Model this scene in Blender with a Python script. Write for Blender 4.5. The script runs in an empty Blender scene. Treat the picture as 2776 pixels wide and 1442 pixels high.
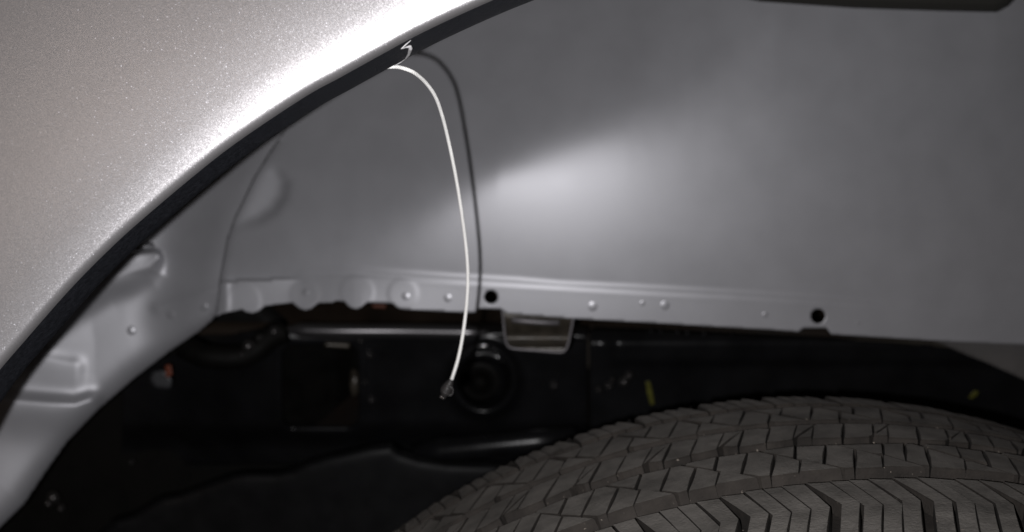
import bpy, math, random
import numpy as np
from mathutils import Vector, Matrix
import mathutils.geometry as mgeo

random.seed(7); rng = np.random.default_rng(7)
S = bpy.context.scene
COL = S.collection

# ------------------------------------------------------------------ camera
W0, H0, F = 2776.0, 1442.0, 3300.0          # photograph size and focal length in its pixels
CX, CY = W0/2, H0/2
PITCH = math.radians(6.0)
CAM = Vector((0.0, 0.0, 0.95))
cam_d = bpy.data.cameras.new('camera'); cam = bpy.data.objects.new('camera', cam_d); COL.objects.link(cam)
cam.location = CAM
cam.rotation_euler = (math.pi/2 - PITCH, 0, 0)
cam_d.sensor_width = 36.0; cam_d.lens = 36.0*F/W0
cam_d.clip_start = 0.01; cam_d.clip_end = 100
cam_d.dof.use_dof = True; cam_d.dof.focus_distance = 0.50; cam_d.dof.aperture_fstop = 9.5
S.camera = cam

# ------------------------------------------------------------------ world, lamps, exposure
wd = bpy.data.worlds.new('World'); S.world = wd; wd.use_nodes = True
bg = wd.node_tree.nodes['Background']
bg.inputs[0].default_value = (0.030, 0.026, 0.022, 1); bg.inputs[1].default_value = 0.35

fl_d = bpy.data.lights.new('phone_flash', 'SPOT')          # the phone's flash, beside the lens
fl = bpy.data.objects.new('phone_flash', fl_d); COL.objects.link(fl)
fl_d.energy = 14.0; fl_d.color = (1.0, 0.985, 1.0); fl_d.shadow_soft_size = 0.0024
fl_d.spot_size = math.radians(125); fl_d.spot_blend = 1.0
fl.location = CAM + Vector((-0.0215, 0.0, -0.0125))
fl.rotation_euler = (math.pi/2 - PITCH, 0, math.radians(4))

lm_d = bpy.data.lights.new('warm_lamp', 'AREA')            # distant warm street lamp, up and to the left
lm = bpy.data.objects.new('warm_lamp', lm_d); COL.objects.link(lm)
lm_d.shape = 'DISK'; lm_d.size = 1.2; lm_d.energy = 12.0; lm_d.color = (1.0, 0.80, 0.66)
lm.location = (-2.6, -3.6, 2.2)
lm.rotation_euler = (Vector((0, 0.5, 0.9)) - lm.location).to_track_quat('-Z', 'Y').to_euler()

S.view_settings.view_transform = 'Standard'; S.view_settings.look = 'None'
S.view_settings.exposure = 0.0; S.view_settings.gamma = 1.0
S.view_settings.use_curve_mapping = False
S.render.engine = 'CYCLES'
S.cycles.use_denoising = True
S.cycles.max_bounces = 6

# ------------------------------------------------------------------ helpers
CP, SP = math.cos(PITCH), math.sin(PITCH)
def at_np(px, py, Y):
    """photo pixel + world depth Y -> world points (N,3)"""
    u = (np.asarray(px, float)-CX)/F; v = (CY-np.asarray(py, float))/F
    dy = CP + v*SP; dz = -SP + v*CP
    t = np.asarray(Y, float)/dy
    return np.stack([u*t, dy*t, dz*t + CAM.z], -1)
def at(px, py, Y):
    return Vector(at_np(px, py, Y).tolist())

def mesh_obj(name, verts, faces, mat, parent=None, smooth=True):
    me = bpy.data.meshes.new(name)
    me.from_pydata([tuple(v) for v in verts], [], faces)
    if smooth:
        me.polygons.foreach_set('use_smooth', [True]*len(me.polygons))
    me.materials.append(mat); me.update()
    o = bpy.data.objects.new(name, me); COL.objects.link(o)
    if parent is not None: o.parent = parent
    return o

def tag(o, label=None, cat=None, kind=None, group=None):
    if label: o['label'] = label
    if cat: o['category'] = cat
    if kind: o['kind'] = kind
    if group: o['group'] = group
    return o

def empty(name, loc=(0, 0, 0)):
    o = bpy.data.objects.new(name, None); COL.objects.link(o); o.location = loc
    o.empty_display_size = 0.05
    return o

def catmull(pts, n):
    P = np.array(pts, float)
    P = np.vstack([2*P[0]-P[1], P, 2*P[-1]-P[-2]])
    seg = np.linalg.norm(np.diff(P[1:-1], axis=0), axis=1); cum = np.r_[0, np.cumsum(seg)]
    out = []
    for d in np.linspace(0, cum[-1], n):
        i = min(np.searchsorted(cum, d, side='right')-1, len(seg)-1)
        t = (d-cum[i])/seg[i]
        a, b, c, e = P[i], P[i+1], P[i+2], P[i+3]
        out.append(0.5*((2*b)+(-a+c)*t+(2*a-5*b+4*c-e)*t*t+(-a+3*b-3*c+e)*t**3))
    return np.array(out)

def frames(path):
    T = np.gradient(path, axis=0); T /= np.linalg.norm(T, axis=1)[:, None]
    N = np.zeros_like(T)
    ref = np.array([0, 1.0, 0]) if abs(T[0][1]) < 0.9 else np.array([1.0, 0, 0])
    n = np.cross(T[0], ref); n /= np.linalg.norm(n); N[0] = n
    for i in range(1, len(T)):
        n = N[i-1]-T[i]*np.dot(N[i-1], T[i]); N[i] = n/np.linalg.norm(n)
    return T, N, np.cross(T, N)

def tube_geo(path, rad, sides=10, cap=True):
    path = np.asarray(path, float); n = len(path)
    rad = np.broadcast_to(np.asarray(rad, float), (n,))
    T, N, B = frames(path)
    v, f = [], []
    for i in range(n):
        for k in range(sides):
            a = 2*math.pi*k/sides
            v.append(path[i]+rad[i]*(math.cos(a)*N[i]+math.sin(a)*B[i]))
    for i in range(n-1):
        for k in range(sides):
            k2 = (k+1) % sides
            f.append((i*sides+k, i*sides+k2, (i+1)*sides+k2, (i+1)*sides+k))
    if cap:
        f.append(tuple(range(sides))[::-1]); f.append(tuple((n-1)*sides+k for k in range(sides)))
    return v, f
def merge(*geos):
    V, Fc = [], []
    for v, f in geos:
        b = len(V); V += list(v); Fc += [tuple(i+b for i in q) for q in f]
    return V, Fc

def lathe_geo(profile, origin, axis, segs=32, a0=0.0, flat=(1, 1)):
    """profile: (radius, height along axis)"""
    ax = Vector(axis).normalized(); q = Vector((0, 0, 1)).rotation_difference(ax)
    o = Vector(origin); v, f = [], []
    for r, h in profile:
        for k in range(segs):
            a = 2*math.pi*k/segs+a0
            p = q @ Vector((r*math.cos(a)*flat[0], r*math.sin(a)*flat[1], h))
            v.append(np.array(o+p))
    for i in range(len(profile)-1):
        for k in range(segs):
            k2 = (k+1) % segs
            f.append((i*segs+k, i*segs+k2, (i+1)*segs+k2, (i+1)*segs+k))
    if profile[0][0] > 1e-6: f.append(tuple(range(segs))[::-1])
    if profile[-1][0] > 1e-6: f.append(tuple((len(profile)-1)*segs+k for k in range(segs)))
    return v, f

def sstep(x): x = np.clip(x, 0, 1); return x*x*(3-2*x)
def softplus(x): return np.logaddexp(0, x)

def pdist(px, py, pts):
    """distance and signed side (positive = above / left of the direction of travel in the image) to a polyline"""
    best = np.full(px.shape, 1e9); side = np.zeros(px.shape); tt = np.zeros(px.shape)
    pts = np.array(pts, float); L = np.r_[0, np.cumsum(np.linalg.norm(np.diff(pts, axis=0), axis=1))]
    for i in range(len(pts)-1):
        a, b = pts[i], pts[i+1]; d = b-a; l2 = d@d
        t = ((px-a[0])*d[0]+(py-a[1])*d[1])/l2
        tc = np.clip(t, 0, 1)
        dx = px-(a[0]+tc*d[0]); dy = py-(a[1]+tc*d[1])
        r = np.hypot(dx, dy)
        s = (d[0]*(py-a[1])-d[1]*(px-a[0]))
        m = r < best-1e-9
        best = np.where(m, r, best); side = np.where(m, np.sign(-s), side)
        tt = np.where(m, (L[i]+tc*(L[i+1]-L[i]))/L[-1], tt)
    return best, side, tt

def inside(px, py, poly):
    poly = np.array(poly, float); r = np.zeros(px.shape, bool); n = len(poly)
    for i in range(n):
        x0, y0 = poly[i]; x1, y1 = poly[(i+1) % n]
        if y0 == y1: continue
        c = ((y0 > py) != (y1 > py)) & (px < (x1-x0)*(py-y0)/(y1-y0)+x0)
        r ^= c
    return r

def sheet(name, outline, depth, mat, parent, step=5.0, holes=(), thick=0.0012, fine=None, coarse=None):
    """pressed metal sheet: outline and holes traced in the photo, shape from depth(px,py) in metres"""
    def dens(lp):
        lp = np.array(lp, float); out = []
        for i in range(len(lp)):
            a, b = lp[i], lp[(i+1) % len(lp)]; n = max(1, int(np.hypot(*(b-a))/(step if fine is None or (min(a[1], b[1]) > -60 and max(a[0], b[0]) < 2900) else coarse)))
            out += [a+(b-a)*k/n for k in range(n)]
        return np.array(out)
    loops = [dens(outline)]+[dens(h) for h in holes]
    P = np.array(outline, float); x0, y0 = P.min(0); x1, y1 = P.max(0)
    def grid(st):
        gx, gy = np.meshgrid(np.arange(x0+st*.37, x1, st), np.arange(y0+st*.41, y1, st))
        gx = gx+np.where((np.arange(gx.shape[0]) % 2)[:, None] == 1, st*.5, 0)
        return gx.ravel(), gy.ravel()
    gx, gy = grid(step)
    if fine is not None:
        m = fine(gx, gy); cx, cy = grid(coarse); mc = ~fine(cx, cy)
        gx, gy = np.r_[gx[m], cx[mc]], np.r_[gy[m], cy[mc]]
    k = inside(gx, gy, outline)
    for h in holes: k &= ~inside(gx, gy, h)
    gx, gy = gx[k], gy[k]
    k = np.ones(gx.shape, bool)
    for lp in loops:
        d, _, _ = pdist(gx, gy, np.vstack([lp, lp[:1]]) if len(lp) < 60 else np.vstack([np.array(outline if lp is loops[0] else lp, float), np.array((outline if lp is loops[0] else lp)[:1], float)]))
        k &= d > step*0.55
    gx, gy = gx[k], gy[k]
    pts, edges = [], []
    for lp in loops:
        b = len(pts); n = len(lp); pts += [tuple(q) for q in lp]; edges += [(b+i, b+(i+1) % n) for i in range(n)]
    pts += list(zip(gx.tolist(), gy.tolist()))
    cv, ce, cf, *_ = mgeo.delaunay_2d_cdt([Vector(p) for p in pts], edges, [], 0, 1e-4)
    cv = np.array([tuple(p) for p in cv]); cf = np.array([tuple(q) for q in cf if len(q) == 3])
    c = cv[cf].mean(1); keep = inside(c[:, 0], c[:, 1], outline)
    for h in holes: keep &= ~inside(c[:, 0], c[:, 1], h)
    cf = cf[keep]
    a, b, e = cv[cf[:, 0]], cv[cf[:, 1]], cv[cf[:, 2]]
    ar = (b[:, 0]-a[:, 0])*(e[:, 1]-a[:, 1])-(b[:, 1]-a[:, 1])*(e[:, 0]-a[:, 0])
    cf = np.where((ar > 0)[:, None], cf[:, ::-1], cf)[np.abs(ar) > 1e-6]
    us = np.unique(cf); remap = -np.ones(len(cv), int); remap[us] = np.arange(len(us)); cf = remap[cf]; cv = cv[us]
    v = at_np(cv[:, 0], cv[:, 1], depth(cv[:, 0], cv[:, 1]))
    me = bpy.data.meshes.new(name)
    me.from_pydata(v.tolist(), [], cf.tolist())
    me.polygons.foreach_set('use_smooth', [True]*len(me.polygons))
    me.materials.append(mat); me.update()
    o = bpy.data.objects.new(name, me); COL.objects.link(o); o.parent = parent
    if thick:
        m = o.modifiers.new('thickness', 'SOLIDIFY'); m.thickness = thick; m.offset = -1
        m.use_rim = True
    return o

def circ(x, y, r, n=36, ry=None):
    ry = ry or r
    return [(x+r*math.cos(2*math.pi*k/n), y+ry*math.sin(2*math.pi*k/n)) for k in range(n)]
K = 2776/2576.0
def D(pts): return [(x*K, y*K) for x, y in pts]     # from the enlarged view's pixels

# ------------------------------------------------------------------ materials
def new_mat(name):
    m = bpy.data.materials.new(name); m.use_nodes = True
    nt = m.node_tree; return m, nt, nt.nodes['Principled BSDF']
def N(nt, t, **kw):
    n = nt.nodes.new(t)
    for k, v in kw.items(): setattr(n, k, v)
    return n
def simple(name, col, rough=0.5, metal=0.0, spec=0.5, bump=0.0, bscale=900, var=0.0, vscale=60, coat=0.0):
    m, nt, b = new_mat(name)
    b.inputs['Base Color'].default_value = (*col, 1); b.inputs['Roughness'].default_value = rough
    b.inputs['Metallic'].default_value = metal; b.inputs['Specular IOR Level'].default_value = spec
    if coat: b.inputs['Coat Weight'].default_value = coat; b.inputs['Coat Roughness'].default_value = 0.12
    tc = N(nt, 'ShaderNodeTexCoord')
    if var:
        n = N(nt, 'ShaderNodeTexNoise'); n.inputs['Scale'].default_value = vscale; n.inputs['Detail'].default_value = 6
        nt.links.new(tc.outputs['Object'], n.inputs['Vector'])
        r = N(nt, 'ShaderNodeMapRange'); r.inputs['From Min'].default_value = 0.3; r.inputs['From Max'].default_value = 0.7
        r.inputs['To Min'].default_value = 1-var; r.inputs['To Max'].default_value = 1+var
        nt.links.new(n.outputs['Fac'], r.inputs['Value'])
        mx = N(nt, 'ShaderNodeMix', data_type='RGBA', blend_type='MULTIPLY'); mx.inputs['Factor'].default_value = 1
        mx.inputs['A'].default_value = (*col, 1); nt.links.new(r.outputs['Result'], mx.inputs['B'])
        nt.links.new(mx.outputs['Result'], b.inputs['Base Color'])
        r2 = N(nt, 'ShaderNodeMapRange'); r2.inputs['From Min'].default_value = 0.3; r2.inputs['From Max'].default_value = 0.7
        r2.inputs['To Min'].default_value = rough*(1-var*0.6); r2.inputs['To Max'].default_value = min(1, rough*(1+var*0.6))
        nt.links.new(n.outputs['Fac'], r2.inputs['Value']); nt.links.new(r2.outputs['Result'], b.inputs['Roughness'])
    if bump:
        n = N(nt, 'ShaderNodeTexNoise'); n.inputs['Scale'].default_value = bscale; n.inputs['Detail'].default_value = 3
        nt.links.new(tc.outputs['Object'], n.inputs['Vector'])
        bp = N(nt, 'ShaderNodeBump'); bp.inputs['Strength'].default_value = bump; bp.inputs['Distance'].default_value = 0.001
        nt.links.new(n.outputs['Fac'], bp.inputs['Height']); nt.links.new(bp.outputs['Normal'], b.inputs['Normal'])
    return m

def flake_paint():
    m, nt, b = new_mat('silver_metallic_paint')
    tc = N(nt, 'ShaderNodeTexCoord')
    # every flake is a tiny cell with its own tilt
    vo = N(nt, 'ShaderNodeTexVoronoi'); vo.inputs['Scale'].default_value = 2600
    nt.links.new(tc.outputs['Object'], vo.inputs['Vector'])
    geo = N(nt, 'ShaderNodeNewGeometry')
    sub = N(nt, 'ShaderNodeVectorMath', operation='SUBTRACT'); sub.inputs[1].default_value = (0.5, 0.5, 0.5)
    nt.links.new(vo.outputs['Color'], sub.inputs[0])
    sc = N(nt, 'ShaderNodeVectorMath', operation='SCALE'); sc.inputs['Scale'].default_value = 0.075
    nt.links.new(sub.outputs[0], sc.inputs[0])
    ad2 = N(nt, 'ShaderNodeVectorMath', operation='ADD'); nt.links.new(sc.outputs[0], ad2.inputs[0]); nt.links.new(geo.outputs['Normal'], ad2.inputs[1])
    nm = N(nt, 'ShaderNodeVectorMath', operation='NORMALIZE'); nt.links.new(ad2.outputs[0], nm.inputs[0])
    nt.links.new(nm.outputs[0], b.inputs['Normal'])
    b.inputs['Base Color'].default_value = (0.390, 0.380, 0.388, 1)
    b.inputs['Metallic'].default_value = 0.74
    b.inputs['Roughness'].default_value = 0.42
    # sparse coarse flakes, each tilted its own way, glinting on top
    vo2 = N(nt, 'ShaderNodeTexVoronoi'); vo2.inputs['Scale'].default_value = 2600
    nt.links.new(tc.outputs['Object'], vo2.inputs['Vector'])
    sub2 = N(nt, 'ShaderNodeVectorMath', operation='SUBTRACT'); sub2.inputs[1].default_value = (0.5, 0.5, 0.5)
    nt.links.new(vo2.outputs['Color'], sub2.inputs[0])
    sc2 = N(nt, 'ShaderNodeVectorMath', operation='SCALE'); sc2.inputs['Scale'].default_value = 0.8
    nt.links.new(sub2.outputs[0], sc2.inputs[0])
    ad = N(nt, 'ShaderNodeVectorMath', operation='ADD'); nt.links.new(sc2.outputs[0], ad.inputs[0]); nt.links.new(geo.outputs['Normal'], ad.inputs[1])
    nm2 = N(nt, 'ShaderNodeVectorMath', operation='NORMALIZE'); nt.links.new(ad.outputs[0], nm2.inputs[0])
    gl = N(nt, 'ShaderNodeBsdfGlossy'); gl.inputs['Roughness'].default_value = 0.24
    gl.inputs['Color'].default_value = (0.0042, 0.0042, 0.0046, 1); nt.links.new(nm2.outputs[0], gl.inputs['Normal'])
    asd = N(nt, 'ShaderNodeAddShader'); nt.links.new(b.outputs[0], asd.inputs[0]); nt.links.new(gl.outputs[0], asd.inputs[1])
    nt.links.new(asd.outputs[0], nt.nodes['Material Output'].inputs['Surface'])
    return m

def rubber_mat(name, dark, light):
    m, nt, b = new_mat(name)
    tc = N(nt, 'ShaderNodeTexCoord'); gm = N(nt, 'ShaderNodeNewGeometry')
    n1 = N(nt, 'ShaderNodeTexNoise'); n1.inputs['Scale'].default_value = 45; n1.inputs['Detail'].default_value = 8; n1.inputs['Roughness'].default_value = 0.65
    nt.links.new(gm.outputs['Position'], n1.inputs['Vector'])
    cr = N(nt, 'ShaderNodeValToRGB')
    cr.color_ramp.elements[0].position = 0.34; cr.color_ramp.elements[0].color = (*dark, 1)
    cr.color_ramp.elements[1].position = 0.68; cr.color_ramp.elements[1].color = (*light, 1)
    nt.links.new(n1.outputs['Fac'], cr.inputs['Fac'])
    n2 = N(nt, 'ShaderNodeTexNoise'); n2.inputs['Scale'].default_value = 420; n2.inputs['Detail'].default_value = 4
    nt.links.new(gm.outputs['Position'], n2.inputs['Vector'])
    gt = N(nt, 'ShaderNodeMapRange'); gt.inputs['From Min'].default_value = 0.70; gt.inputs['From Max'].default_value = 0.76
    nt.links.new(n2.outputs['Fac'], gt.inputs['Value'])
    mx = N(nt, 'ShaderNodeMix', data_type='RGBA'); nt.links.new(gt.outputs['Result'], mx.inputs['Factor'])
    nt.links.new(cr.outputs['Color'], mx.inputs['A']); mx.inputs['B'].default_value = (0.22, 0.19, 0.16, 1)
    nt.links.new(mx.outputs['Result'], b.inputs['Base Color'])
    b.inputs['Roughness'].default_value = 0.85; b.inputs['Specular IOR Level'].default_value = 0.25
    bp = N(nt, 'ShaderNodeBump'); bp.inputs['Strength'].default_value = 0.5; bp.inputs['Distance'].default_value = 0.0008
    n3 = N(nt, 'ShaderNodeTexNoise'); n3.inputs['Scale'].default_value = 700; n3.inputs['Detail'].default_value = 5
    nt.links.new(gm.outputs['Position'], n3.inputs['Vector'])
    nt.links.new(n3.outputs['Fac'], bp.inputs['Height']); nt.links.new(bp.outputs['Normal'], b.inputs['Normal'])
    return m

M_FENDER = flake_paint()
M_HOUSE = simple('grey_body_undercoat', (0.372, 0.372, 0.394), rough=0.455, metal=0.38, spec=0.5, bump=0.03, bscale=1400, var=0.045, vscale=34)
M_BLACK = simple('black_chassis_paint', (0.008, 0.008, 0.0088), rough=0.30, spec=0.35, bump=0.08, bscale=500, var=0.25, vscale=30)
M_DULL = simple('dull_black_coating', (0.0035, 0.0032, 0.0028), rough=0.65, spec=0.12, bump=0.2, bscale=400, var=0.3)
M_PLASTIC = simple('black_plastic', (0.0055, 0.0055, 0.006), rough=0.5, spec=0.22, bump=0.1, bscale=700, var=0.15)
M_STEEL = simple('bare_grey_steel', (0.17, 0.160, 0.168), rough=0.45, metal=0.5, bump=0.05, var=0.1)
M_BROWN = simple('brown_waxed_steel', (0.052, 0.044, 0.034), rough=0.38, metal=0.2, bump=0.3, bscale=250, var=0.4, vscale=90)
M_RUST = simple('rusty_brown_metal', (0.006, 0.004, 0.003), rough=0.9, metal=0.0, spec=0.1, bump=0.3, var=0.4)
M_ORANGE = simple('orange_plastic', (0.13, 0.024, 0.006), rough=0.5)
M_YELLOW = simple('yellow_paint_marker', (0.085, 0.082, 0.008), rough=0.6, bump=0.3, var=0.3, vscale=400)
M_CORD = simple('white_braided_nylon', (0.93, 0.92, 0.895), rough=0.6, spec=0.3)
M_THREAD = simple('grey_white_thread', (0.62, 0.61, 0.62), rough=0.5)
M_TIP = simple('black_shrink_sleeve', (0.030, 0.028, 0.028), rough=0.42, spec=0.5, bump=0.15, bscale=600)
M_LIPSHADE = simple('lip_shade_paint', (0.016, 0.017, 0.021), rough=0.42, metal=0.0, spec=0.25, bump=0.35, bscale=1500, var=0.3, vscale=500)  # fender lip turned from the flash: its shade put into the colour
M_RUBBER = rubber_mat('groove_rubber', (0.013, 0.011, 0.0095), (0.034, 0.029, 0.025))
M_TREAD = rubber_mat('dusty_worn_tread', (0.082, 0.076, 0.069), (0.175, 0.163, 0.149))
M_SLOT = simple('slot_shade', (0.018, 0.017, 0.014), rough=0.9, bump=0.4, bscale=900)
M_BOLT = simple('zinc_bolt', (0.40, 0.37, 0.36), rough=0.25, metal=0.9)
M_GROUND = simple('dark_asphalt', (0.05, 0.048, 0.046), rough=0.9, bump=0.6, bscale=300, var=0.3, vscale=80)

# ------------------------------------------------------------------ setting
g = mesh_obj('ground', [(-4, -3, 0), (4, -3, 0), (4, 5, 0), (-4, 5, 0)], [(0, 1, 2, 3)], M_GROUND, smooth=False)
tag(g, 'dark asphalt ground under the vehicle', 'ground', kind='structure')

truck = empty('parked_vehicle', (0.2, 1.0, 0))
tag(truck, 'silver grey vehicle seen close up at its bare open wheel arch', 'vehicle')
truck_inv = Matrix.Translation((-0.2, -1.0, 0))
def own(o, parent=None):
    """world-space mesh that becomes a child of the vehicle or of one of its parts"""
    if parent is truck: parent = None
    o.parent = parent or truck
    o.matrix_parent_inverse = Matrix.Identity(4) if parent else truck_inv
    return o

# ------------------------------------------------------------------ wheel housing
G = 0.84/F
CREASE = D([(300, 900), (560, 770), (800, 650), (950, 572), (1060, 510), (1190, 440), (1300, 397), (1400, 358), (1500, 322), (1600, 292), (1750, 257), (2000, 215), (2700, 140), (3400, 80)])
SEAM = [(860, 240), (790, 325), (724, 422), (686, 485), (657, 547), (636, 589), (615, 648), (609, 681), (596, 751), (591, 800), (585, 858)]
def house_base(px, py):
    x = px-1500; y = py-440
    Y = 0.84 + G*(-0.034*x + 0.5*0.00018*x*x) + G*(-0.017*y + 0.5*0.00040*y*np.maximum(y, 0))
    d, s, t = pdist(px, py, CREASE); sd = d*s
    w = np.interp(px, [500, 900, 1200, 1350, 1700, 1900, 2300], [90, 70, 40, 26, 46, 70, 90])
    k = np.interp(px, [500, 1000, 1700, 2100, 2700], [0.42, 0.55, 0.55, 0.30, 0.12])
    return Y + G*k*w*softplus(sd/w)
RIDGE_U = [(820, 730), (887, 724), (976, 727), (1074, 734), (1230, 745), (1400, 755), (1518, 765), (1700, 773), (1900, 783), (2200, 800), (2500, 822), (3100, 870)]
RIDGE_L = [(820, 752), (900, 748), (990, 750), (1148, 760), (1300, 768), (1439, 776), (1574, 784), (1800, 797), (1990, 806), (2179, 818), (2500, 838), (3100, 890)]
PADS = [(827, 798, 38), (968, 792, 46), (1092, 796, 40), (660, 815, 46)]
def house_main(px, py):
    Y = house_base(px, py)
    # two pressed beads above the bottom flange
    f = np.interp(px, [800, 960, 1900, 2400], [0, 1, 1, 0.2])
    d, s, t = pdist(px, py, RIDGE_U); Y = Y - f*0.0005*0.5*(1+np.tanh(-d*s/3.2))
    d, s, t = pdist(px, py, RIDGE_L); sd = -d*s                     # positive below
    Y = Y - f*0.0006*0.5*(1+np.tanh(sd/3.2))
    Y = Y - G*np.interp(px, [600, 980, 1300], [0.20, 0.24, 0.09])*9*softplus(sd/9)                                 # flange leans out a little
    # bowl pressed beside the seam
    d, s, t = pdist(px, py, [(700, 395), (745, 440), (776, 492), (772, 532), (744, 572), (706, 597), (640, 617), (560, 640)])
    ins = 0.5*(1-np.tanh(d*s/13.0))
    Y = Y + ins*0.0068*(py > 300)*(px < 900)*np.clip(1-(np.abs(px-690)/180)**4, 0, 1)*sstep((py-420)/60)*np.clip(pdist(px, py, SEAM)[0]/95, 0, 1)
    # round pads round the edge tabs
    for x, y, r in PADS:
        q = np.hypot(px-x, py-y); Y = Y - 0.00024*0.5*(1-np.tanh((q-r)/5))
    # rolled left edge
    d, s, t = pdist(px, py, SEAM)
    Y = Y + 0.0022*np.exp(-d/7.0)*(py > 380)
    # turned lip strip at the seam's foot
    q = np.exp(-((px-(612))/11.0)**2)*sstep((py-735)/30)
    Y = Y - 0.0008*q
    return Y
MAIN = [(585, 858), (600, 850), (640, 842), (655, 838), (668, 846), (684, 849), (702, 843), (716, 830), (740, 826), (793, 820), (803, 829), (812, 836), (827, 841), (842, 837), (852, 829), (862, 821),
        (902, 820), (909, 815), (934, 817), (943, 829), (953, 835), (966, 838), (979, 833), (988, 825), (995, 820), (1064, 822), (1072, 830), (1082, 836), (1098, 839), (1180, 843), (1276, 848), (1290, 846), (1296, 838),
        (1302, 836), (1358, 838), (1366, 845), (1378, 850), (1400, 852), (1536, 863), (1800, 877), (1900, 883), (2100, 894), (2166, 899), (2177, 889), (2241, 889), (2254, 906), (2400, 915), (2550, 924), (2776, 934), (3300, 965),
        (3300, -420), (900, -420), (800, 60), (860, 240), (790, 325), (724, 422), (686, 485), (657, 547), (636, 589), (615, 648), (609, 681), (596, 751), (591, 800)]
H1 = circ(1331, 805, 18); H2 = circ(2218, 857, 20)
house = own(sheet('wheel_housing', MAIN, house_main, M_HOUSE, truck, step=4.5, holes=[H1, H2], thick=0.0015,
             fine=lambda x, y: ((y > 690) & (x < 2900)) | ((x < 900) & (y > 370)), coarse=11))
tag(house, 'bare grey inner wheel housing panel with flanged lower edge')

# ---- front extension of the housing (left, under the fender)
LEFT_EDGE = [(-160, 1625), (0, 1432), (65, 1369), (129, 1274), (183, 1198), (269, 1110), (356, 1034), (453, 959), (539, 900), (572, 872), (590, 852)]
def left_depth(px, py):
    d, s, t = pdist(px, py, SEAM); sd = d*np.sign(-s)*1.0
    leftd = np.where((px < np.interp(py, [y for x, y in SEAM], [x for x, y in SEAM])), d, -d)
    base = house_base(px, py)+0.0065
    plane = 0.914 + 0.14*G*(px-600) - 0.11*G*(py-750) - 0.00006*G*np.maximum(py-1050, 0)**2
    w = sstep((leftd-10)/240.0)
    Y = base*(1-w)+plane*w
    def step(poly, amp, wd, fade=0.15):
        d, s, t = pdist(px, py, poly)
        e = np.clip(np.minimum(t, 1-t)/fade, 0, 1) if fade else 1.0
        return amp*0.5*(1+np.tanh(d*s/wd))*sstep(e)
    # raised box beside the fender, flat face with a wide lower bevel
    BOX = D([(120, 660), (300, 640), (345, 632), (390, 627), (404, 634), (410, 650), (408, 690), (385, 712), (330, 735), (280, 752), (200, 800), (120, 860)])
    d, s, t = pdist(px, py, BOX)
    ins = np.where(inside(px, py, BOX), 1.0, -1.0)*d
    low = sstep((py-690)/60.0)
    wdt = 3.5+26*low
    Y = Y - 0.010*0.5*(1+np.tanh((ins-0.6*wdt)/wdt))
    # recessed left field bounded by an upright crease, with cross ribs
    cx = np.interp(py, [780*K, 860*K, 940*K, 1000*K], [228*K, 240*K, 240*K, 262*K])
    field = 0.5*(1-np.tanh((px-cx)/14.0))*sstep((py-760*K)/60)
    Y = Y - field*0.05*G*np.maximum(cx-px, 0)
    def rib(poly, amp, wd):
        d, s, t = pdist(px, py, poly); sd = d*s
        e = sstep(np.clip((1-t)/0.12, 0, 1))
        return amp*np.exp(-(np.clip(sd, 0, None)/(wd*0.6))**2)*np.exp(-(np.clip(-sd, 0, None)/(wd*1.9))**2)*e
    Y = Y - rib(D([(-80, 880), (100, 905), (170, 918), (225, 922)]), 0.0016, 34)
    Y = Y - rib(D([(-120, 985), (0, 1008), (120, 1018), (190, 1022), (232, 1010), (272, 992)]), 0.0062, 38)
    # shallow fold running to the seam
    d, s, t = pdist(px, py, [(430, 835), (500, 815), (560, 795), (640, 770)])
    Y = Y - 0.0011*np.exp(-(d/16.0)**2)
    # free edge rolls away
    d, s, t = pdist(px, py, LEFT_EDGE)
    Y = Y + 0.012*np.exp(-d/26.0)
    return Y
LEFT = LEFT_EDGE + [(640, 838), (650, 740), (690, 600), (760, 450), (860, 330), (900, 200), (700, 200), (400, 480), (-200, 900), (-420, 1300), (-420, 1625)]
left = own(sheet('housing_extension', LEFT, left_depth, M_HOUSE, truck, step=4.5, thick=0.0015))
tag(left, 'ribbed grey housing section below the fender edge')

# ---- lower right corner panel of the housing
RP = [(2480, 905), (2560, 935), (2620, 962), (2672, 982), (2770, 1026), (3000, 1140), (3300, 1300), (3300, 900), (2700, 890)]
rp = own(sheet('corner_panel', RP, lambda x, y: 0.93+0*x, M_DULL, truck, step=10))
rp.data.materials[0] = simple('shaded_grey_undercoat', (0.075, 0.070, 0.068), rough=0.7, metal=0.0, var=0.1)  # darker copy of the housing grey, shade put into the colour
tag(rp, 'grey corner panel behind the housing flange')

# ---- spot welds: shallow pressed dimples
def cap_geo(px, py, rpx, Yf, amp):
    v, f = [], []
    rings, seg = 6, 18
    prof = [(1.0, -0.15), (0.82, 0.25), (0.62, 0.6), (0.4, 0.85), (0.2, 0.97), (0.0, 1.0)]
    for q, h in prof[:-1]:
        for k in range(seg):
            a = 2*math.pi*k/seg; x = px+rpx*q*math.cos(a); y = py+rpx*q*math.sin(a)
            Y = float(Yf(np.array([x]), np.array([y]))[0])-amp*h
            v.append(at(x, y, Y))
    v.append(at(px, py, float(Yf(np.array([px*1.0]), np.array([py*1.0]))[0])-amp))
    for i in range(len(prof)-2):
        for k in range(seg):
            k2 = (k+1) % seg
            f.append((i*seg+k, i*seg+k2, (i+1)*seg+k2, (i+1)*seg+k))
    b = (len(prof)-2)*seg
    for k in range(seg): f.append((b+k, b+(k+1) % seg, len(v)-1))
    f = [q[::-1] for q in f]
    return v, f
M_WELD = simple('weld_paint', (0.372, 0.372, 0.394), rough=0.36, metal=0.38, spec=0.5)
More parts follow.
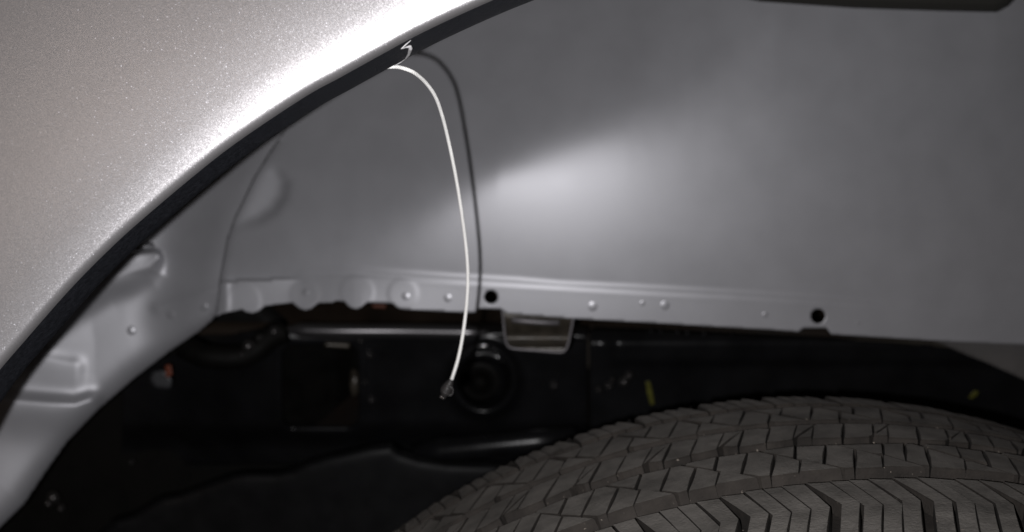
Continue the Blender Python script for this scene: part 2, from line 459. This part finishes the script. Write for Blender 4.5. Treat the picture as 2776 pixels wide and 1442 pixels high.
for (x, y, r) in [(828, 792, 11), (1100, 803, 12), (1214, 808, 12), (1607, 831, 14), (1803, 828, 14), (2075, 853, 9), (2326, 876, 6), (1742, 822, 8)]:
    v, f = cap_geo(x, y, r, house_main, 0.00032 if r > 8 else 0.0002); own(mesh_obj('spot_weld', v, f, M_WELD), house)
for (x, y, r) in [(357, 896, 14), (463, 853, 14), (553, 834, 12)]:
    v, f = cap_geo(x, y, r, left_depth, 0.0006); own(mesh_obj('spot_weld', v, f, M_WELD), left)
# bright clip peeping out under the fender edge
v, f = tube_geo([at(350, 676, 0.85), at(372, 672, 0.848), at(392, 668, 0.848), at(412, 667, 0.849)], [0.0014, 0.0026, 0.0022, 0.0012], 10)
own(mesh_obj('retaining_clip', v, f, M_WELD), left)

# ---- dark strip put in for the shadowed slot along the top of the housing
def box_bevel(name, pts, Y0, Y1, mat, parent, bev=0.003):
    n = len(pts); v = [at(x, y, Y0) for x, y in pts]+[at(x, y, Y1) for x, y in pts]
    f = [tuple(range(n)), tuple(range(2*n-1, n-1, -1))]+[(i, n+i, n+(i+1) % n, (i+1) % n) for i in range(n)]
    o = mesh_obj(name, v, f, mat, None, smooth=False)
    m = o.modifiers.new('b', 'BEVEL'); m.width = bev; m.segments = 3; m.limit_method = 'ANGLE'
    return own(o, parent)
fo = box_bevel('slot_strip', [(1960, -16), (2060, 4), (2316, 22), (2560, 30), (2700, 33), (2750, 18), (2765, -40), (2760, -160), (1960, -160)], 0.805, 0.87, M_SLOT, truck, 0.010)
tag(fo, 'dark strip standing for a shadowed slot along the top of the housing')

# ------------------------------------------------------------------ fender with rolled lip
LIP = [(-330, 1800), (-230, 1560), (-130, 1340), (-60, 1198), (0, 1091), (57, 1013), (126, 932), (252, 789), (362, 678), (450, 599), (592, 480), (700, 398), (861, 291), (950, 242), (1055, 184), (1159, 128), (1304, 60), (1449, 0), (1650, -70), (1850, -118), (2050, -148), (2250, -155),
       (2450, -135), (2700, -80), (2950, 10), (3200, 130)]
lip = catmull(LIP, 300)
lip3 = at_np(lip[:, 0], lip[:, 1], np.full(len(lip), 0.492))
T = np.gradient(lip3, axis=0); T /= np.linalg.norm(T, axis=1)[:, None]
O = np.cross(T, np.array([0, 1.0, 0])); O[:, 1] = 0; O /= np.linalg.norm(O, axis=1)[:, None]
if O[150][2] < 0: O = -O
os_ = np.r_[np.linspace(0, 0.0042, 6), np.linspace(0.0045, 0.0125, 24)[0:], np.linspace(0.015, 0.05, 22), np.linspace(0.056, 0.42, 34)]
phi = np.interp(os_, [0, 0.0042, 0.0051, 0.0060, 0.0072, 0.0090, 0.020, 0.05, 0.10, 0.2, 0.42], [-77, -75, -56, -36, -15, -3, 5.0, 11.0, 14.5, 17, 20])
yy = np.r_[0, np.cumsum(np.tan(np.radians(0.5*(phi[1:]+phi[:-1])))*np.diff(os_))]
prof = [(0.0075, 0.0105), (0.0055, 0.0115), (0.0020, 0.0085), (0.0004, 0.0030)]+list(zip(os_, yy))
PF = np.array(prof)
vs = lip3[:, None, :]+O[:, None, :]*PF[None, :, :1]+np.array([0, 1.0, 0])[None, None, :]*PF[None, :, 1:2]
nl, npf = len(lip3), len(PF)
JT = 4+5                                                     # profile index where the lip band coloured as shade ends
def strip_obj(name, j0, j1, mat, parent=None):
    w = j1-j0+1; vv = vs[:, j0:j1+1, :].reshape(-1, 3)
    ff = [(i*w+j, i*w+j+1, (i+1)*w+j+1, (i+1)*w+j) for i in range(nl-1) for j in range(w-1)]
    return own(mesh_obj(name, vv, ff, mat), parent)
fender = strip_obj('fender', JT, npf-1, M_FENDER)
lip_band = strip_obj('shaded_lip', 0, JT, M_LIPSHADE, fender); tag(lip_band, 'rolled edge of the fender, its shade put into the colour')
tag(fender, 'silver metallic painted outer fender with shaded rolled edge')

# ------------------------------------------------------------------ black chassis behind
YR = 1.06
def rail_depth(px, py):
    Y = YR+0.0001*(py-1030)
    # rounded top shoulder
    Y = Y + 0.03*sstep((905-py)/40.0)
    # raised ring round the bushing
    q = np.hypot(px-1312, (py-1030)*0.94)
    Y = Y - 0.012*np.exp(-((q-82)/17.0)**2) + 0.02*0.5*(1-np.tanh((q-62)/6))
    # raised rim round the access opening
    ex = np.maximum(np.abs(px-868)-108, 0); ey = np.maximum(np.abs(py-1050)-120, 0); e = np.hypot(ex, ey)
    Y = Y - 0.002*np.exp(-((e-8)/9.0)**2)
    Y = Y + 0.05*sstep((740-px)/300.0)
    # long waves of the pressing
    Y = Y + 0.004*np.sin(px/160.0+1)*np.sin(py/120.0)
    # lower edge tucks under
    Y = Y + 0.03*sstep((py-1140)/80.0)
    return Y
def rrect(x0, y0, x1, y1, r, n=6):
    out = []
    for cx, cy, a0 in ((x1-r, y1-r, 0), (x0+r, y1-r, 90), (x0+r, y0+r, 180), (x1-r, y0+r, 270)):
        for k in range(n+1):
            a = math.radians(a0+90*k/n); out.append((cx+r*math.cos(a), cy+r*math.sin(a)))
    return out
RAIL = [(330, 1010), (480, 960), (560, 935), (640, 905), (740, 884), (1000, 876), (1400, 876), (1592, 884), (1592, 1260), (900, 1260), (330, 1260)]
rail = own(sheet('frame_rail', RAIL, rail_depth, M_BLACK, truck, step=7, holes=[rrect(765, 935, 972, 1165, 30), circ(1302, 1035, 52)], thick=0.004))
tag(rail, 'black painted frame member with a round bushing hole and an access opening')
def rat(x, y, dy=0.0): return at(x, y, float(rail_depth(np.array([float(x)]), np.array([float(y)]))[0])+dy)
M_GLOSS = simple('glossy_black_paint', (0.012, 0.012, 0.013), rough=0.2, spec=0.9, coat=0.6)
v, f = tube_geo(catmull([rat(760, 893, -.001), rat(900, 897, -.003), rat(1100, 898, -.003), rat(1330, 902, -.002)], 30), np.interp(np.linspace(0, 1, 30), [0, .1, .9, 1], [.001, .0065, .0065, .001]), 16)
own(mesh_obj('top_bead', v, f, simple('bead_highlight_metal', (0.16, 0.155, 0.16), rough=0.3, metal=0.85)), rail)  # highlight put into the colour: paler metal than the black rail
v, f = tube_geo(catmull([rat(1540, 910, -.002), rat(1560, 911, -.003), rat(1588, 913, -.003)], 8), 0.004, 12)
own(mesh_obj('bead_end', v, f, M_BLACK), rail)
# bushing inside the hole
v, f = lathe_geo([(0.0, -0.012), (0.006, -0.011), (0.0075, -0.006), (0.0076, 0.0), (0.016, 0.002), (0.030, 0.004)], at(1302, 1032, YR+.045), (0, 1, 0), 28)
own(mesh_obj('bushing', v, f, M_DULL), rail)
for R0, cx0, cy0, a0, a1, w0 in ((104, 1325, 1040, 205, 285, .0040), (74, 1312, 1032, 235, 320, .0036)):
    aa = [math.radians(a0+(a1-a0)*k/23) for k in range(24)]
    arc = np.array([rat(cx0+R0*math.cos(t), cy0+R0*math.sin(t), -.0015) for t in aa])
    own(mesh_obj('rim_glint', *tube_geo(arc, np.interp(np.linspace(0, 1, 24), [0, .2, .8, 1], [.0006, w0, w0, .0006]), 14), M_GLOSS), rail)  # glossy arcs added where the bushing's rings should show highlights
# floor of the access opening
def open_depth(px, py): return YR+0.05+0.00012*(px-868)+0.00016*(py-1050)-0.025*sstep((px-900)/70)
oc = own(sheet('opening_back', rrect(740, 915, 1000, 1190, 20), open_depth, M_DULL, truck, step=10, thick=0), rail)
v, f = tube_geo(catmull([at(958, 1000, YR+.012), at(962, 1035, YR+.010), at(960, 1075, YR+.012)], 10), [.001, .003, .004, .0046, .0048, .0048, .0046, .004, .003, .001], 12)
own(mesh_obj('opening_stop', v, f, M_BROWN), rail)
v, f = tube_geo(catmull([rat(880, 934, -.001), rat(925, 936, -.001), rat(948, 937, -.001)], 10), .0026, 12)
own(mesh_obj('opening_lip', v, f, M_BROWN), rail)
pl = own(sheet('gusset', [(840, 1165), (975, 1050), (985, 1170)], lambda x, y: YR+.03+0*x, M_RUST, truck, step=8), rail)

# rail section on the right
def rail2_depth(px, py):
    return 1.02+0.00010*(py-1000)+0.02*sstep((935-py)/60.0)-0.003*0.5*(1+np.tanh((px-1640)/12))+0.00003*(px-1600)-0.006*0.5*(1+np.tanh((985-py)/6))*sstep((px-1640)/40)
rail2 = own(sheet('rear_rail', [(1600, 890), (1800, 896), (2300, 920), (2700, 960), (2950, 1100), (2950, 1350), (1600, 1350)], rail2_depth, M_BLACK, truck, step=9, thick=.004))
tag(rail2, 'black rear frame section above the tyre')
# inner upper wall in the dark gap
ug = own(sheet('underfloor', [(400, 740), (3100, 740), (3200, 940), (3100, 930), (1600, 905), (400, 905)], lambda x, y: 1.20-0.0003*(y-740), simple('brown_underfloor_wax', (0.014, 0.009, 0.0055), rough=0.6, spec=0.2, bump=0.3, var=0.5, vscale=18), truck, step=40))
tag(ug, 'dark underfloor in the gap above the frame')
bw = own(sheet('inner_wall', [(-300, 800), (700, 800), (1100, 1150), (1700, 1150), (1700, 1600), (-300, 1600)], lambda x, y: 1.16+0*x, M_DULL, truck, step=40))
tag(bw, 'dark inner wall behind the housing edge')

# lower shield (plastic skirt) with a wavy rolled edge
SH = D([(235, 1360), (262, 1322), (285, 1302), (330, 1290), (375, 1262), (405, 1246), (450, 1238), (520, 1212), (580, 1190), (615, 1184), (690, 1184), (735, 1176), (768, 1158), (830, 1140), (930, 1118), (985, 1112), (1010, 1132), (1060, 1148), (1130, 1158), (1260, 1162), (1400, 1150), (1500, 1130)])
def shield_depth(px, py):
    d, s, t = pdist(px, py, SH)
    return 0.985 + 0.012*np.exp(-d/9.0) + 0.00004*(py-1200) + 0.010*np.sin(px/210.0)
shield = own(sheet('lower_shield', SH+[(1700, 1220), (1700, 1640), (180, 1640)], shield_depth, M_PLASTIC, truck, step=6, thick=.003))
tag(shield, 'black plastic lower shield with wavy upper edge')
# shock tube glinting behind the shield's cut-out
v, f = tube_geo([at(1120, 1232, 1.03), at(1200, 1221, 1.025), at(1450, 1196, 1.02), at(1560, 1184, 1.02)], [.009, .0105, .0105, .009], 24)
sh = own(mesh_obj('shock_tube', v, f, M_BLACK)); tag(sh, 'black shock absorber tube low behind the tyre')
v, f = tube_geo(catmull([at(500, 940, .98), at(560, 965, .97), at(640, 968, .97), at(690, 950, .975), at(730, 915, .98), at(770, 898, .985)], 40), 0.010, 16)
hose = own(mesh_obj('rubber_hose', v, f, M_DULL)); tag(hose, 'dull black hose behind the housing edge')

# bracket hanging under the flange: folded strap and waxed brown face
YB = 0.885
BR = [(1357, 815), (1363, 852), (1369, 912), (1376, 936), (1392, 945), (1450, 950), (1516, 955), (1531, 950), (1539, 936), (1546, 905), (1553, 868), (1556, 840)]
def strap_geo(pts, Y0, Y1, w):
    c = catmull(pts, 60); tn = np.gradient(c, axis=0); tn /= np.linalg.norm(tn, axis=1)[:, None]; nn = np.stack([-tn[:, 1], tn[:, 0]], -1)
    v, f = [], []
    for i in range(len(c)):
        a = c[i]+nn[i]*w/2; b = c[i]-nn[i]*w/2
        v += [at(a[0], a[1], Y0), at(b[0], b[1], Y0), at(b[0], b[1], Y1), at(a[0], a[1], Y1)]
    for i in range(len(c)-1):
        for k in range(4):
            k2 = (k+1) % 4; f.append((4*i+k, 4*(i+1)+k, 4*(i+1)+k2, 4*i+k2))
    return v, f
v, f = strap_geo(BR, YB, YB+0.004, 7.0)
br = mesh_obj('bracket', v, f, M_STEEL, smooth=False)
mm = br.modifiers.new('b', 'BEVEL'); mm.width = 0.0009; mm.segments = 3
own(br); tag(br, 'trapezoid grey steel bracket with brown waxed face under the flange')
def bfd(px, py): return YB+0.008+0.014*sstep((py-860)/60)-0.010*sstep((py-915)/30)
own(sheet('bracket_face', [(1352, 820)]+[(x, y) for x, y in BR[1:-1]]+[(1560, 820)], bfd, M_BROWN, truck, step=5), br)
v, f = tube_geo(catmull([at(1388, 866, YB+.006), at(1420, 870, YB+.004), at(1480, 874, YB+.004), at(1515, 874, YB+.006)], 20), .0022, 12)
own(mesh_obj('bracket_fold', v, f, M_STEEL), br)

# small fasteners
def bolt(px, py, r, Y, mat=M_BOLT, parent=None):
    v, f = lathe_geo([(r*1.5, 0.0), (r*1.5, .0010), (r, .0012), (r, .0030), (r*.75, .0042), (r*.3, .0048), (0.0001, .005)], at(px, py, Y), (0, -1, 0), 12)
    return own(mesh_obj('bolt', v, f, mat), parent)
M_DBOLT = simple('dirty_bolt', (0.10, 0.095, 0.095), rough=0.28, metal=0.8)
for (x, y, r, Y) in [(978, 923, .0022, YR-.008), (1002, 962, .0024, YR-.008), (990, 1037, .0018, YR-.006), (1007, 1084, .0024, YR-.006), (1572, 913, .003, YR-.016), (1588, 916, .0022, YR-.014), (1501, 1044, .0026, YR-.006), (1534, 1163, .0020, YR-.006)]:
    bolt(x, y, r, rat(x, y, -.0005).y, M_DBOLT, rail)
for (x, y, r, Y) in [(1650, 1046, .0024, .99), (1691, 1035, .0030, .99), (1705, 1017, .0026, .99), (1623, 1056, .0020, .99), (1660, 1029, .0016, .99)]:
    bolt(x, y, r, Y, M_DBOLT, rail2)
for (x, y, r, Y) in [(144, 1349, .0040, 1.08), (133, 1363, .0026, 1.08), (167, 1377, .0024, 1.08), (358, 1252, .0018, 1.10), (674, 938, .0034, .965), (657, 959, .0018, .965), (744, 898, .0030, .97), (704, 915, .0020, .97)]:
    bolt(x, y, r, Y, M_DBOLT, bw)
# cable connector: orange latch on a grey body
cb = box_bevel('cable_connector', [(412, 1006), (446, 1000), (470, 1030), (462, 1056), (420, 1052), (404, 1030)], 1.02, 1.05, simple('grey_connector', (0.035, 0.035, 0.038), 0.5), truck, .003)
tag(cb, 'small grey cable connector with an orange latch')
box_bevel('orange_latch', [(447, 990), (464, 988), (468, 1018), (450, 1024)], 1.005, 1.018, M_ORANGE, cb, .001)
oc2 = box_bevel('orange_tab', [(1008, 824), (1046, 824), (1046, 836), (1010, 834)], 1.05, 1.06, simple('dull_orange_tab', (0.10, 0.022, 0.006), 0.6), truck, .001)
tag(oc2, 'dull orange tab in the gap above the frame')
# yellow paint-marker strokes
ym = own(sheet('paint_mark', [(1750, 1035), (1762, 1034), (1768, 1060), (1774, 1096), (1764, 1098), (1756, 1070)], lambda x, y: rail2_depth(x, y)-.0012, M_YELLOW, truck, step=3, thick=.0005), rail2)
ym2 = own(sheet('paint_mark', [(2626, 1078), (2640, 1060), (2652, 1060), (2652, 1068), (2636, 1082)], lambda x, y: rail2_depth(x, y)-.0012, M_YELLOW, truck, step=3, thick=.0005), rail2)

# ------------------------------------------------------------------ wheel
R_T = 0.400; YC = 0.560
apex = at(2185, 1066, 0.69)
YAW = 0.0
FARD = 0.69-YC
AX = Vector((apex.x-math.sin(YAW)*FARD, 0.69-math.cos(YAW)*FARD, apex.z-R_T+0.0035))
HW = 0.147
def r_at(y):
    q = np.abs(np.asarray(y, float)-YC)/HW
    return R_T-0.006*q**2-0.020*np.clip(q-0.86, 0, None)**2/0.04
GD = 0.0070                                                   # groove depth
prof = [(0.205, -0.115), (0.225, -0.128), (0.30, -0.146), (0.355, -0.145)]
ys = np.linspace(-HW*1.0, HW*1.0, 17)
prof += [(float(r_at(YC+y))-GD, float(y)) for y in ys]
prof += [(0.355, 0.145), (0.30, 0.146), (0.225, 0.128), (0.205, 0.115)]
v, f = lathe_geo(prof, (0, 0, 0), (0, 1, 0), 180)
f = f[:-2]
tyre = mesh_obj('tyre', v, [q for q in f], M_RUBBER)
tyre.parent = truck; tyre.matrix_parent_inverse = truck_inv; tyre.location = AX; tyre.rotation_euler = (0, 0, -YAW)
tag(tyre, 'dusty black all-terrain tyre with siped tread blocks')
rimv, rimf = lathe_geo([(0.0001, -0.03), (0.05, -0.04), (0.06, -0.07), (0.16, -0.09), (0.19, -0.10), (0.204, -0.118), (0.208, -0.118), (0.204, -0.10), (0.19, 0.10), (0.206, 0.117)], (0, 0, 0), (0, 1, 0), 64)
rim = mesh_obj('rim', rimv, rimf[:-1] if len(rimf[-1]) > 4 else rimf, M_STEEL, tyre)

def clip(poly, nx, ny, c):
    """keep nx*s+ny*y <= c"""
    out = []
    for i in range(len(poly)):
        a, b = poly[i], poly[(i+1) % len(poly)]
        da, db = nx*a[0]+ny*a[1]-c, nx*b[0]+ny*b[1]-c
        if da <= 0: out.append(a)
        if da*db < 0:
            t = da/(da-db); out.append((a[0]+t*(b[0]-a[0]), a[1]+t*(b[1]-a[1])))
    return out
def area(p): return 0.5*sum(p[i][0]*p[(i+1) % len(p)][1]-p[(i+1) % len(p)][0]*p[i][1] for i in range(len(p)))
def densify(p, m=0.012):
    out = []
    for i in range(len(p)):
        a, b = p[i], p[(i+1) % len(p)]; n = max(1, int(math.hypot(b[0]-a[0], b[1]-a[1])/m))
        for k in range(n): out.append((a[0]+(b[0]-a[0])*k/n, a[1]+(b[1]-a[1])*k/n))
    return out
def prism(poly, top=0.0, low=GD+0.001, draft=0.0009, bev=0.0007):
    """polygon in (arc length s, world depth y) -> block standing on the tyre, axle at the origin"""
    if len(poly) < 3 or abs(area(poly)) < 4e-6: return [], []
    if area(poly) < 0: poly = poly[::-1]
    poly = densify(poly)
    cs = sum(p[0] for p in poly)/len(poly); cy = sum(p[1] for p in poly)/len(poly)
    def ring(off, dr):
        o = []
        for s, y in poly:
            dx, dy = s-cs, y-cy; l = math.hypot(dx, dy) or 1
            s2, y2 = s+dx/l*off, y+dy/l*off
            r = float(r_at(y2))-dr; a = s2/R_T
            o.append((r*math.sin(a), y2-YC, r*math.cos(a)))
        return o
    n = len(poly)
    v = ring(-bev, top)+ring(0, top+bev)+ring(draft, top+low)
    f = [tuple(range(n))]
    for b in (0, n):
        for i in range(n): f.append((b+i, b+n+i, b+n+(i+1) % n, b+(i+1) % n))
    f = [q if k == 0 else q for k, q in enumerate(f)]
    return v, f
rt = random.Random(3)
P_A = 2*math.pi*R_T/68
def shoulder(sign, y_in, y_k, y_out, shift, lean):
    """shoulder lug: four slices between kinked sipes"""
    geos = []; n = 4; gap = 0.0006; slot = 0.0050
    wsl = (P_A-slot-gap*(n-1))/n
    for k in range(n):
        s0 = k*(wsl+gap)+rt.uniform(-.0003, .0003); s1 = s0+wsl
        e0, e1 = s0+shift-(0 if k else 0.0020), s1+shift+(0.0020 if k == n-1 else 0)
        q = y_k+sign*rt.uniform(-.002, .002)
        dep = rt.uniform(-.0002, .0003)
        geos.append(prism([(s0+lean, y_out), (s1+lean, y_out), (s1, q), (e1, y_in-sign*rt.uniform(0, .002)), (e0, y_in), (s0, q)], dep))
    return merge(*[g_ for g_ in geos if g_[0]])
def mid_block(y0, y1, slant, cuts, gap=0.0012, notch=0.0):
    w = P_A-gap
    poly = [(0, y0), (w, y0), (w+slant, y1), (slant, y1)]
    geos = []
    lo, hi = min(0, slant), max(w, w+slant)
    xs = [lo-1]+[lo+(hi-lo)*c for c in cuts]+[hi+1]
    for i in range(len(xs)-1):
        sl = 0.10*rt.uniform(-1, 1)
        p = poly
        if i > 0: p = clip(p, -1, 0.28, -(xs[i]+0.0003)+0.28*(y0+y1)/2)
        if i < len(xs)-2: p = clip(p, 1, -0.28, xs[i+1]-0.0003-0.28*(y0+y1)/2)
        if len(p) < 3: continue
        p = [(a+rt.uniform(-.0004, .0004), b+rt.uniform(-.0014, .0014)) for a, b in p]
        if rt.random() < 0.55:                                    # a notched corner
            cxs = sum(q[0] for q in p)/len(p); cys = sum(q[1] for q in p)/len(p)
            qx, qy = p[rt.randrange(len(p))]; dx, dy = qx-cxs, qy-cys; l = math.hypot(dx, dy)
            sx = rt.choice((-1, 1)); nx_, ny_ = dx/l*0.9, dy/l
            p = clip(p, nx_, ny_, nx_*qx+ny_*qy-rt.uniform(.002, .0045))
        geos.append(prism(p, rt.uniform(-.0003, .0004)))
    return merge(*[g_ for g_ in geos if g_[0]])
ROWS = []
ROWS.append([shoulder(1, 0.506, 0.476, 0.414, -0.0055, -0.019) for _ in range(3)])
ROWS.append([mid_block(0.520, 0.561, -0.030, [.22+j, .40, .58-j, .80]) for j in (0, .03, -.03)])
ROWS.append([mid_block(0.574, 0.605, 0.018, [.25+j, .5, .75-j]) for j in (0, .03, -.03)])
ROWS.append([mid_block(0.613, 0.650, -0.024, [.25+j, .5, .75]) for j in (0, .04, -.03)])
ROWS.append([shoulder(-1, 0.659, 0.680, 0.706, 0.006, 0.006) for _ in range(3)])
rest = []
def tops(me):
    for p in me.polygons:
        c = p.center; r = Vector((c.x, 0, c.z)).normalized()
        if p.normal.dot(r) > 0.75 or p.normal.dot(r) < -0.75: p.material_index = 1
off = [0.0, 0.013, 0.004, 0.020, 0.009]
for ri, variants in enumerate(ROWS):
    meshes = []
    for vv, ff in variants:
        me = bpy.data.meshes.new('tread_block'); me.from_pydata([tuple(map(float, p)) for p in vv], [], ff)
        me.materials.append(M_RUBBER); me.materials.append(M_TREAD)
        tops(me); me.update(); meshes.append((me, vv, ff))
    for k in range(68):
        a = 2*math.pi*k/68+off[ri]/R_T
        aa = (a+math.pi) % (2*math.pi)-math.pi
        me, vv, ff = meshes[rt.randrange(3)]
        if -0.95 < aa < 0.55:
            o = bpy.data.objects.new('tread_block', me); COL.objects.link(o); o.parent = tyre; o.rotation_euler = (0, a, 0)
        else:
            ca, sa = math.cos(a), math.sin(a)
            rest.append(([(x*ca+z*sa, y, -x*sa+z*ca) for x, y, z in vv], ff))
v, f = merge(*rest)
o = mesh_obj('tread_remainder', v, f, M_RUBBER, tyre, smooth=False); o.data.materials.append(M_TREAD); tops(o.data); tag(o, kind='stuff')

# ------------------------------------------------------------------ cord
cord = empty('cord', at(1085, 160, 0.50))
tag(cord, 'thin white braided cord hanging from the fender edge with a black tip', 'cord')
CP2 = D([(930, 176), (960, 170), (985, 168), (1010, 170.5), (1040, 182), (1070, 207), (1095, 243), (1112, 290), (1126, 345), (1140, 410), (1152, 475), (1162, 540), (1170, 600), (1175, 650), (1177, 700), (1175, 750), (1170, 800), (1163, 850), (1153, 900), (1141, 940), (1134, 960)])
CYD = np.interp(np.arange(len(CP2)), [0, 1, 2, 4, 6, 8, 10, 12, 14, 16, 20], [.503, .502, .502, .508, .530, .555, .575, .592, .603, .612, .622])
cp3 = np.array([at(x, y, d) for (x, y), d in zip(CP2, CYD)])
path = catmull(cp3, 700)
Tt, Nn, Bb = frames(path)
seglen = np.r_[0, np.cumsum(np.linalg.norm(np.diff(path, axis=0), axis=1))]
cr = 0.00083
geos = []
for k in range(4):
    a = 2*math.pi*seglen/0.0052+k*math.pi/2
    hp = path+(cr*0.48)*(np.cos(a)[:, None]*Nn+np.sin(a)[:, None]*Bb)
    geos.append(tube_geo(hp, cr*0.56*np.linspace(1, 1.12, 700), 6))
v, f = merge(*geos)
def cown(o, parent=None):
    o.parent = parent or cord; o.matrix_parent_inverse = Matrix.Identity(4) if parent else Matrix.Translation(-cord.location); return o
cown(mesh_obj('braid', v, f, M_CORD))
# black sleeve at the free end
a0 = Vector(path[-8].tolist()); a1 = at(1200, 1079, .626); ax = (a1-a0); L = ax.length
tp = [(0.0, .0008), (.08, .0012), (.25, .0020), (.45, .0028), (.60, .0030), (.72, .0025), (.80, .0018), (.86, .0016), (.97, .0014), (1.0, .0007)]
pp = np.array([np.array(a0)+np.array(ax)*t for t, r in tp])
pth = catmull(pp, 40); rr = np.interp(np.linspace(0, 1, 40), [t for t, r in tp], [r for t, r in tp])*(1+0.06*np.sin(np.arange(40)*1.7))
tip = cown(mesh_obj('sleeve', *tube_geo(pth, rr, 16), M_TIP))
ring = [at(1219+9*math.cos(t), 1060+12*math.sin(t), .6185) for t in np.linspace(-2.0, 1.9, 20)]
cown(mesh_obj('sleeve_loop', *tube_geo(np.array(ring), 0.0004, 8), M_TIP), tip)
for x, y in ((1195.5, 1076), (1201.5, 1079)):
    v, f = lathe_geo([(.0001, -.0006), (.0006, -.0003), (.0007, .0), (.0005, .0004), (.0001, .0006)], at(x, y, .621), (0, -1, 0), 10)
    cown(mesh_obj('wire_end', v, f, M_BOLT), tip)
# loose flat thread folded over the fender edge
tpx = [(1114, 109), (1101, 120), (1088, 132), (1101, 128), (1112, 126), (1113, 131), (1111, 138), (1108, 148), (1101, 157), (1088, 168), (1070, 178)]
tY = [.4715, .4712, .4715, .4740, .4755, .4770, .4810, .4860, .4925, .499, .5015]
tw = [.0001, .00022, .0002, .0003, .0006, .0008, .0007, .0005, .0003, .0002, .00015]
th = np.array([at(x, y, d-0.0012) for (x, y), d in zip(tpx, tY)])
tpth = np.concatenate([np.linspace(th[i], th[i+1], 6, endpoint=False) for i in range(len(th)-1)]+[th[-1:]])
trr = np.interp(np.linspace(0, len(th)-1, len(tpth)), np.arange(len(th)), tw)
cown(mesh_obj('loose_thread', *tube_geo(tpth, trr, 8), M_THREAD))
